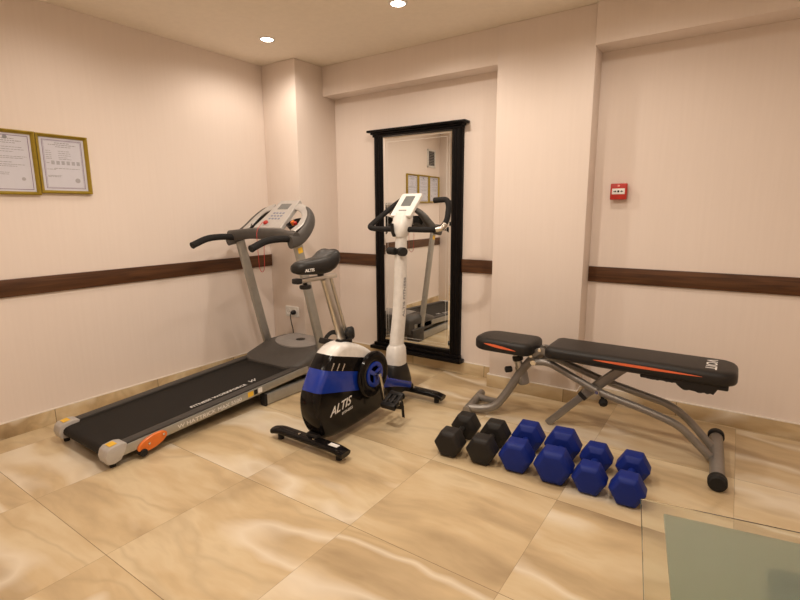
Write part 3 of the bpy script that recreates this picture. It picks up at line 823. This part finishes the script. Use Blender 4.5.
# handlebar
bb = NB()
YH = -.645
hp = [(BX - .130, -.475, 1.238), (BX - .175, -.45, 1.225), (BX - .235, -.52, 1.155), (BX - .268, YH, 1.072), (BX - .20, YH - .015, 1.064), (BX + .20, YH - .015, 1.064), (BX + .258, YH + .01, 1.075), (BX + .276, -.61, 1.12), (BX + .272, -.585, 1.20), (BX + .256, -.58, 1.236), (BX + .172, -.58, 1.232)]
tube(bb, hp, .0165, r=.05, n=7, seg=18); hb = obj('handlebar', bb, M_foam, BK, 60)
bb = NB(); tube(bb, [(BX + .225, YH - .004, 1.066), (BX + .262, YH + .01, 1.075), (BX + .276, -.625, 1.10)], .0178, r=.02, n=5, seg=18); obj('pulse_sensor', bb, M_chrome, hb)
# console
cb0 = V((BX, -.688, 1.145)); cb1 = V((BX, -.550, 1.278)); cd_ = (cb1 - cb0).normalized(); cn_ = V((1, 0, 0)).cross(cd_).normalized(); cl_ = (cb1 - cb0).length
def kp(u, v, h): return cb0 + V((1, 0, 0)) * u + cd_ * v + cn_ * h
poly = rrect(-.072, 0, .072, cl_, [.014, .014, .006, .006])
bb = NB(); slab(bb, poly, [(-.026, .010), (-.022, .002), (-.018, 0), (-.003, 0), (0, .004)], kp); cs = obj('console', bb, M_whitep, BK)
bb = NB(); slab(bb, rrect(-.032, cl_ * .42, .036, cl_ * .86, .003), [(-.001, 0), (.0012, 0)], kp); obj('display', bb, M_lcd, cs)
bb = NB(); slab(bb, rrect(-.066, .004, .066, cl_ - .02, .01), [(-.034, .008), (-.025, 0)], kp); obj('console_back', bb, M_black, cs)
bb = NB(); slab(bb, rrect(-.028, cl_ * .2, .028, cl_ * .2 + .010, .004, 3), [(-.001, 0), (.002, .001)], kp); obj('button', bb, M_hoodlite, cs)
# seat post, slider, saddle
bb = NB(); sweep(bb, [(BX + .002, -1.222, .490), (BX + .002, -1.345, .848)], circ(20, .014, .022, 4), up=V((0, -1, 0)), rounding=False); obj('seat_post', bb, M_post, BK, 50)
bb = NB(); cyl(bb, (BX, -1.176, .49), (BX, -1.299, .848), .010, 16); obj('post_rod', bb, M_post, BK)
bb = NB(); box(bb, (BX - .022, -1.262, .470), (BX + .022, -1.165, .520), .01, 3); obj('post_collar', bb, M_black, BK)
bb = NB(); lathe(bb, (BX + .010, -1.215, .545), (.75, .5, .1), [(0, .012), (.012, .014), (.016, .032), (.040, .034), (.048, .026)], 28); obj('height_knob', bb, M_rubber, BK)
bb = NB(); box(bb, (BX - .019, -1.512, .846), (BX + .019, -1.270, .866), .004); sdr = obj('seat_slider', bb, M_post, BK)
bb = NB(); box(bb, (BX - .021, -1.542, .843), (BX + .021, -1.510, .869), .006); obj('slider_plug', bb, M_black, sdr)
bb = NB(); cyl(bb, (BX, -1.475, .848), (BX, -1.475, .828), .010, 16); cyl(bb, (BX, -1.475, .832), (BX, -1.475, .814), .028, 24); obj('slider_knob', bb, M_black, BK)
bb = NB(); cyl(bb, (BX, -1.37, .865), (BX, -1.37, .895), .016, 18); obj('saddle_clamp', bb, M_black, BK)
bb = NB(); rings = []
# nose towards the camera side, raised broad rear
for y, w, top, bot in ((-1.540, .016, .920, .902), (-1.534, .032, .934, .892), (-1.51, .042, .946, .884), (-1.46, .046, .952, .880), (-1.42, .052, .956, .876), (-1.38, .062, .966, .874), (-1.350, .071, .980, .878), (-1.325, .076, .994, .890), (-1.305, .073, 1.001, .908), (-1.292, .056, .993, .930), (-1.286, .034, .978, .948)):
    ring = []
    for k in range(28):
        a = 2 * pi * k / 28; c_, s_ = math.cos(a), math.sin(a)
        x = w * math.copysign(abs(c_) ** (2 / 2.6), c_)
        zz = math.copysign(abs(s_) ** (2 / 2.6), s_)
        dip = -.012 * (1 - abs(x / w)) if zz > 0 and y > -1.40 else 0
        ring.append(V((BX + x, y, (top + bot) / 2 + zz * (top - bot) / 2 + dip)))
    rings.append(ring)
loft(bb, rings); sd = obj('saddle', bb, M_leather, BK, 60)
text_obj('printed_name', 'ALTIS', M_white, sd, (BX + .0425, -1.515, .899), (.08, 1, 0), (0, 0, 1), .014, .056, .003)

# ------------------------------------------------------------------ weight bench
WB = thing('weight_bench', 'grey steel adjustable weight bench with black and orange padding', 'weight bench', (2.6, -.52, 0))
bb = NB(); cyl(bb, (3.128, -.78, .034), (3.105, -.28, .034), .030, 28, .05); rf = obj('rear_foot_bar', bb, M_steelgrey, WB)
for a, c_ in (((3.1285, -.805, .037), (3.1265, -.755, .037)), ((3.106, -.300, .037), (3.104, -.255, .037))):
    bb = NB(); cyl(bb, a, c_, .037, 28, .25); obj('rubber_cap', bb, M_rubber, rf)
bb = NB(); cyl(bb, (1.888, -.66, .025), (1.842, -.35, .025), .023, 24, .05); ff = obj('front_foot_bar', bb, M_steelgrey, WB)
bb = NB(); tube(bb, [(1.888, -.625, .030), (1.97, -.60, .032), (2.035, -.575, .055), (2.095, -.53, .155), (2.155, -.515, .275), (2.218, -.51, .358), (2.27, -.51, .405)], .0235, r=.07, n=8, seg=20)
obj('front_leg', bb, M_steelgrey, WB, 60)
bb = NB(); tube(bb, [(1.856, -.44, .030), (1.95, -.465, .036), (2.03, -.52, .060), (2.06, -.55, .09)], .020, r=.06, n=8, seg=18); obj('front_brace', bb, M_steelgrey, WB, 60)
bb = NB(); tube(bb, [(2.235, -.56, .352), (2.32, -.56, .366), (2.59, -.56, .252), (2.815, -.56, .205), (2.955, -.56, .165), (3.03, -.56, .098), (3.105, -.56, .030)], .0185, r=.06, n=8, seg=18); obj('main_tube', bb, M_steelgrey, WB, 60)
bb = NB(); tube(bb, [(2.235, -.46, .352), (2.32, -.46, .366), (2.60, -.45, .280), (2.90, -.44, .215), (2.975, -.44, .165), (3.03, -.44, .110), (3.105, -.44, .030)], .0185, r=.06, n=8, seg=18); obj('main_tube', bb, M_steelgrey, WB, 60)
bb = NB(); cyl(bb, (2.245, -.585, .354), (2.245, -.435, .354), .016, 18); obj('hinge_pin', bb, M_chrome, WB)
# seat post under the small pad
bb = NB(); cyl(bb, (2.115, -.51, .41), (2.160, -.51, .235), .022, 22, .05); obj('seat_post', bb, M_post, WB)
bb = NB(); cyl(bb, (2.128, -.51, .36), (2.136, -.51, .33), .030, 22); obj('post_collar', bb, M_black, WB)
bb = NB(); cyl(bb, (2.145, -.50, .30), (2.172, -.50, .195), .032, 24, .2); obj('post_socket', bb, M_steelgrey, WB)
bb = NB(); cyl(bb, (2.115, -.55, .288), (2.085, -.575, .286), .018, 20, .3); obj('adjust_knob', bb, M_rubber, WB)
# hinge brackets between the pads
for y in (-.555, -.475):
    bb = NB(); sweep(bb, [(2.215, y, .375), (2.275, y, .425), (2.325, y, .405)], circ(14, .004, .018, 4), up=V((0, 0, 1)), r=.02); br = obj('hinge_bracket', bb, M_steelgrey, WB, 50)
    for x, z in ((2.225, .385), (2.272, .425), (2.315, .408)):
        bb = NB(); cyl(bb, (x, y - .012, z), (x, y + .012, z), .010, 6, .05); obj('bolt', bb, M_chrome, br)
# prop leg
bb = NB(); sweep(bb, [(2.325, -.515, .006), (2.505, -.515, .207)], circ(20, .021, .019, 6), rounding=False); obj('prop_leg', bb, M_steelgrey, WB, 50)
bb = NB(); sweep(bb, [(2.497, -.515, .198), (2.512, -.515, .215)], circ(20, .027, .025, 6), rounding=False); obj('prop_collar', bb, M_black, WB, 50)
bb = NB(); sweep(bb, [(2.510, -.515, .2125), (2.70, -.515, .400)], circ(20, .026, .024, 6), rounding=False); obj('prop_sleeve', bb, M_steelgrey, WB, 50)
bb = NB(); cyl(bb, (2.585, -.60, .262), (2.585, -.42, .262), .011, 16); obj('prop_pin', bb, M_chrome, WB)
bb = NB(); lathe(bb, (2.600, -.535, .225), (.3, -.6, -.55), [(0, .008), (.02, .010), (.024, .019), (.036, .023), (.050, .019), (.056, .010)], 22); obj('adjust_knob', bb, M_rubber, WB)
for y in (-.565, -.475):
    bb = NB(); tube(bb, [(2.31, y, .405), (2.60, y, .398), (3.02, y, .398)], .013, seg=14); obj('pad_rail', bb, M_black, WB, 60)
# pads
def pad(name, poly, z0, z1, bulge=.0):
    bb = NB(); h = z1 - z0
    slab(bb, poly, [(z0, .012), (z0 + .004, .004), (z0 + .012, 0), (z1 - .022, 0), (z1 - .012, .004), (z1 - .005, .012), (z1 - .001, .024), (z1, .040)], lambda u, v, hh: V((u, v, hh)))
    return obj(name, bb, M_leather, WB, 60)
bp_ = [V(p) for p in rrect(2.318, -.655, 3.160, -.385, [.075, .045, .045, .075], 8)]
bk = pad('backrest_pad', bp_, .412, .474)
sp = [V(p) for p in rrect(1.900, -.650, 2.245, -.395, [.05, .095, .095, .05], 8)]
se = pad('seat_pad', sp, .398, .466)
def side_stripe(poly_y, x0, x1, z0, z1, wmax, parent, skew=.35):
    bb = NB(); n = 24; top = []; bot = []
    for i in range(n + 1):
        q = i / n; x = x0 + (x1 - x0) * q
        zc_ = z0 + (z1 - z0) * q
        w = wmax * (math.sin(pi * q ** .8) ** .8 if 0 < q < 1 else 0) + .0006
        top.append((x, zc_ + w * .5)); bot.append((x, zc_ - w * .5))
    ring = [V((x, poly_y, z)) for x, z in top + bot[::-1]]
    loft(bb, [ring, [p + V((0, .002, 0)) for p in ring]])
    return obj('orange_stripe', bb, M_orange, parent)
side_stripe(-.6565, 2.57, 3.03, .446, .446, .012, bk)
side_stripe(-.6515, 1.985, 2.17, .442, .424, .014, se)
text_obj('printed_name', 'VOIT', M_white, bk, (3.035, -.44, .4742), (0, -1, 0), (1, 0, 0), .045, .17, .0008)
# torn lining hanging under the back pad
rnd = random.Random(5)
bb = NB()
xs = [2.80 + .3 * i / 26 for i in range(27)]
low = []
for i, x in enumerate(xs):
    q = (x - 2.80) / .3
    d = .012 + .006 * (q > .02) + (.026 * min(1, max(0, (q - .42) / .10))) + rnd.uniform(-.003, .004)
    if q > .93: d *= (1 - q) / .07
    low.append(.413 - max(.001, d))
ra = [V((x, -.645, .416)) for x in xs] + [V((x, -.641, z)) for x, z in zip(xs[::-1], low[::-1])]
rb = [p + V((0, .004, 0)) for p in ra]
loft(bb, [ra, rb]); obj('torn_lining', bb, M_blackv, bk)
bb = NB(); box(bb, (2.78, -.640, .392), (3.13, -.40, .413), .006); obj('sagging_underside', bb, M_blackv, bk)

# ------------------------------------------------------------------ dumbbells
def hexring(c, ax, u, w, R, tw=0.):
    return [c + u * math.cos(pi / 3 * k + tw) * R + w * math.sin(pi / 3 * k + tw) * R for k in range(6)]
def dumbbell(x, y, ang, R, hl, L, m, label, roll=0.):
    """R = corner radius of the hexagonal head, hl = head length, L = distance between head centres"""
    t = thing('dumbbell', label, 'dumbbell', (x, y, 0), 'hexagonal dumbbells in a row on the floor')
    t.rotation_euler = (0, 0, ang)
    ax = V((0, 1, 0)); u = V((1, 0, 0)); w = V((0, 0, 1))
    zc_ = R * math.cos(pi / 6)
    def lobj(name, bm, mm):
        bmesh.ops.recalc_face_normals(bm, faces=bm.faces)
        me = bpy.data.meshes.new(name); bm.to_mesh(me); bm.free(); me.materials.append(mm)
        o = bpy.data.objects.new(name, me); COL.objects.link(o); o.parent = t; finish(o, angle=35); return o
    for s in (-1, 1):
        c = V((0, s * L / 2, zc_)); bm = NB(); d = ax * s
        rings = [hexring(c - d * hl * .5, ax, u, w, R * .62), hexring(c - d * hl * .36, ax, u, w, R * .93), hexring(c - d * hl * .30, ax, u, w, R), hexring(c + d * hl * .30, ax, u, w, R), hexring(c + d * hl * .42, ax, u, w, R * .90), hexring(c + d * hl * .5, ax, u, w, R * .72)]
        loft(bm, rings)
        bmesh.ops.bevel(bm, geom=list(bm.edges), offset=.0035, segments=2, profile=.5, affect='EDGES')
        lobj('head', bm, m)
    bm = NB(); lathe(bm, (0, -L / 2 + hl * .4, zc_), (0, 1, 0), [(0, .019), (.02, .016), ((L - hl * .8) / 2, .018), (L - hl * .8 - .02, .016), (L - hl * .8, .019)], 20); lobj('handle', bm, m)
    return t
a = math.radians(5)
spec = [
 (2.027, -1.020, 5.5, .0730, .105, .210, M_blackv, 'black hexagonal dumbbell at the left end of the row'),
 (2.192, -1.014, 5.0, .0745, .100, .190, M_blackv, 'black hexagonal dumbbell second from left, touching the first blue one'),
 (2.348, -.975, 6.0, .0800, .110, .215, M_bluev, 'leftmost blue dumbbell, large, right beside the black pair'),
 (2.518, -.976, 6.0, .0845, .112, .215, M_bluev, 'largest blue hexagonal dumbbell, second blue one from the left'),
 (2.672, -.986, 5.0, .0715, .100, .195, M_bluev, 'smaller blue dumbbell, third blue one from the left'),
 (2.823, -.986, 3.5, .0705, .102, .200, M_bluev, 'blue dumbbell at the right end of the row, nearest the glass table'),
]
for x, y, an, R, hl, L, m, lb in spec: dumbbell(x, y, math.radians(an), R, hl, L, m, lb)

# ------------------------------------------------------------------ glass table, lower right
GT = thing('glass_table', 'clear glass table with frosted panel at lower right corner of photo', 'table', (3.40, -2.1, 0))
o0 = V((2.954, -1.768)); ex = V((.986, .163)).normalized(); ey = V((ex.y, -ex.x))
def gt(u, v, z): p = o0 + ex * u + ey * v; return V((p.x, p.y, z))
def gpoly(u0, v0, u1, v1, r):
    return rrect(u0, v0, u1, v1, r)
bb = NB(); slab(bb, gpoly(0, 0, 1.0, .62, .006), [(.412, .001), (.413, 0), (.419, 0), (.420, .001)], gt); tp = obj('tabletop', bb, M_glass, GT)
bb = NB()
for lo, hi in (((-.0008, .006), (-.0002, .614)), ((.006, -.0008), (.994, -.0002))):
    slab(bb, [V((lo[0], lo[1])), V((hi[0], lo[1])), V((hi[0], hi[1])), V((lo[0], hi[1]))], [(.4135, 0), (.4185, 0)], gt)
obj('polished_edge', bb, M_glassedge, tp)
bb = NB(); slab(bb, [V((.052, .042)), V((.945, .042)), V((.945, .58)), V((.048, .58))], [(.402, 0), (.410, 0)], gt); obj('frosted_panel', bb, M_frost, GT)
bb = NB(); slab(bb, gpoly(.235, .15, .75, .50, .03), [(.0, 0), (.03, 0), (.035, .01), (.39, .01), (.40, 0)], gt); obj('pedestal', bb, M_darkblue, GT)

# ------------------------------------------------------------------ world, camera, view
w = bpy.data.worlds.new('world'); sc.world = w; w.use_nodes = True
bgn = w.node_tree.nodes.get('Background'); bgn.inputs[0].default_value = (1, .86, .7, 1); bgn.inputs[1].default_value = .05

yaw, pitch, roll = .6011, -.1795, -.0062
cyw, syw, cpt, spt = math.cos(yaw), math.sin(yaw), math.cos(pitch), math.sin(pitch)
F = V((-syw * cpt, cyw * cpt, spt)); R0 = V((cyw, syw, 0)); U0 = R0.cross(F)
R2 = R0 * math.cos(roll) + U0 * math.sin(roll); U2 = -R0 * math.sin(roll) + U0 * math.cos(roll)
cam = bpy.data.cameras.new('camera'); co = bpy.data.objects.new('camera', cam); COL.objects.link(co)
mtx = Matrix((R2, U2, -F)).transposed().to_4x4(); mtx.translation = V((2.6457 * S, -2.648 * S, S))
co.matrix_world = mtx
cam.sensor_width = 36; cam.lens = 490.183 / 800 * 36; cam.clip_start = .02
sc.camera = co
vs_ = sc.view_settings
vs_.view_transform = 'Standard'; vs_.look = 'None'; vs_.gamma = 1; vs_.use_curve_mapping = False; vs_.exposure = 0.0
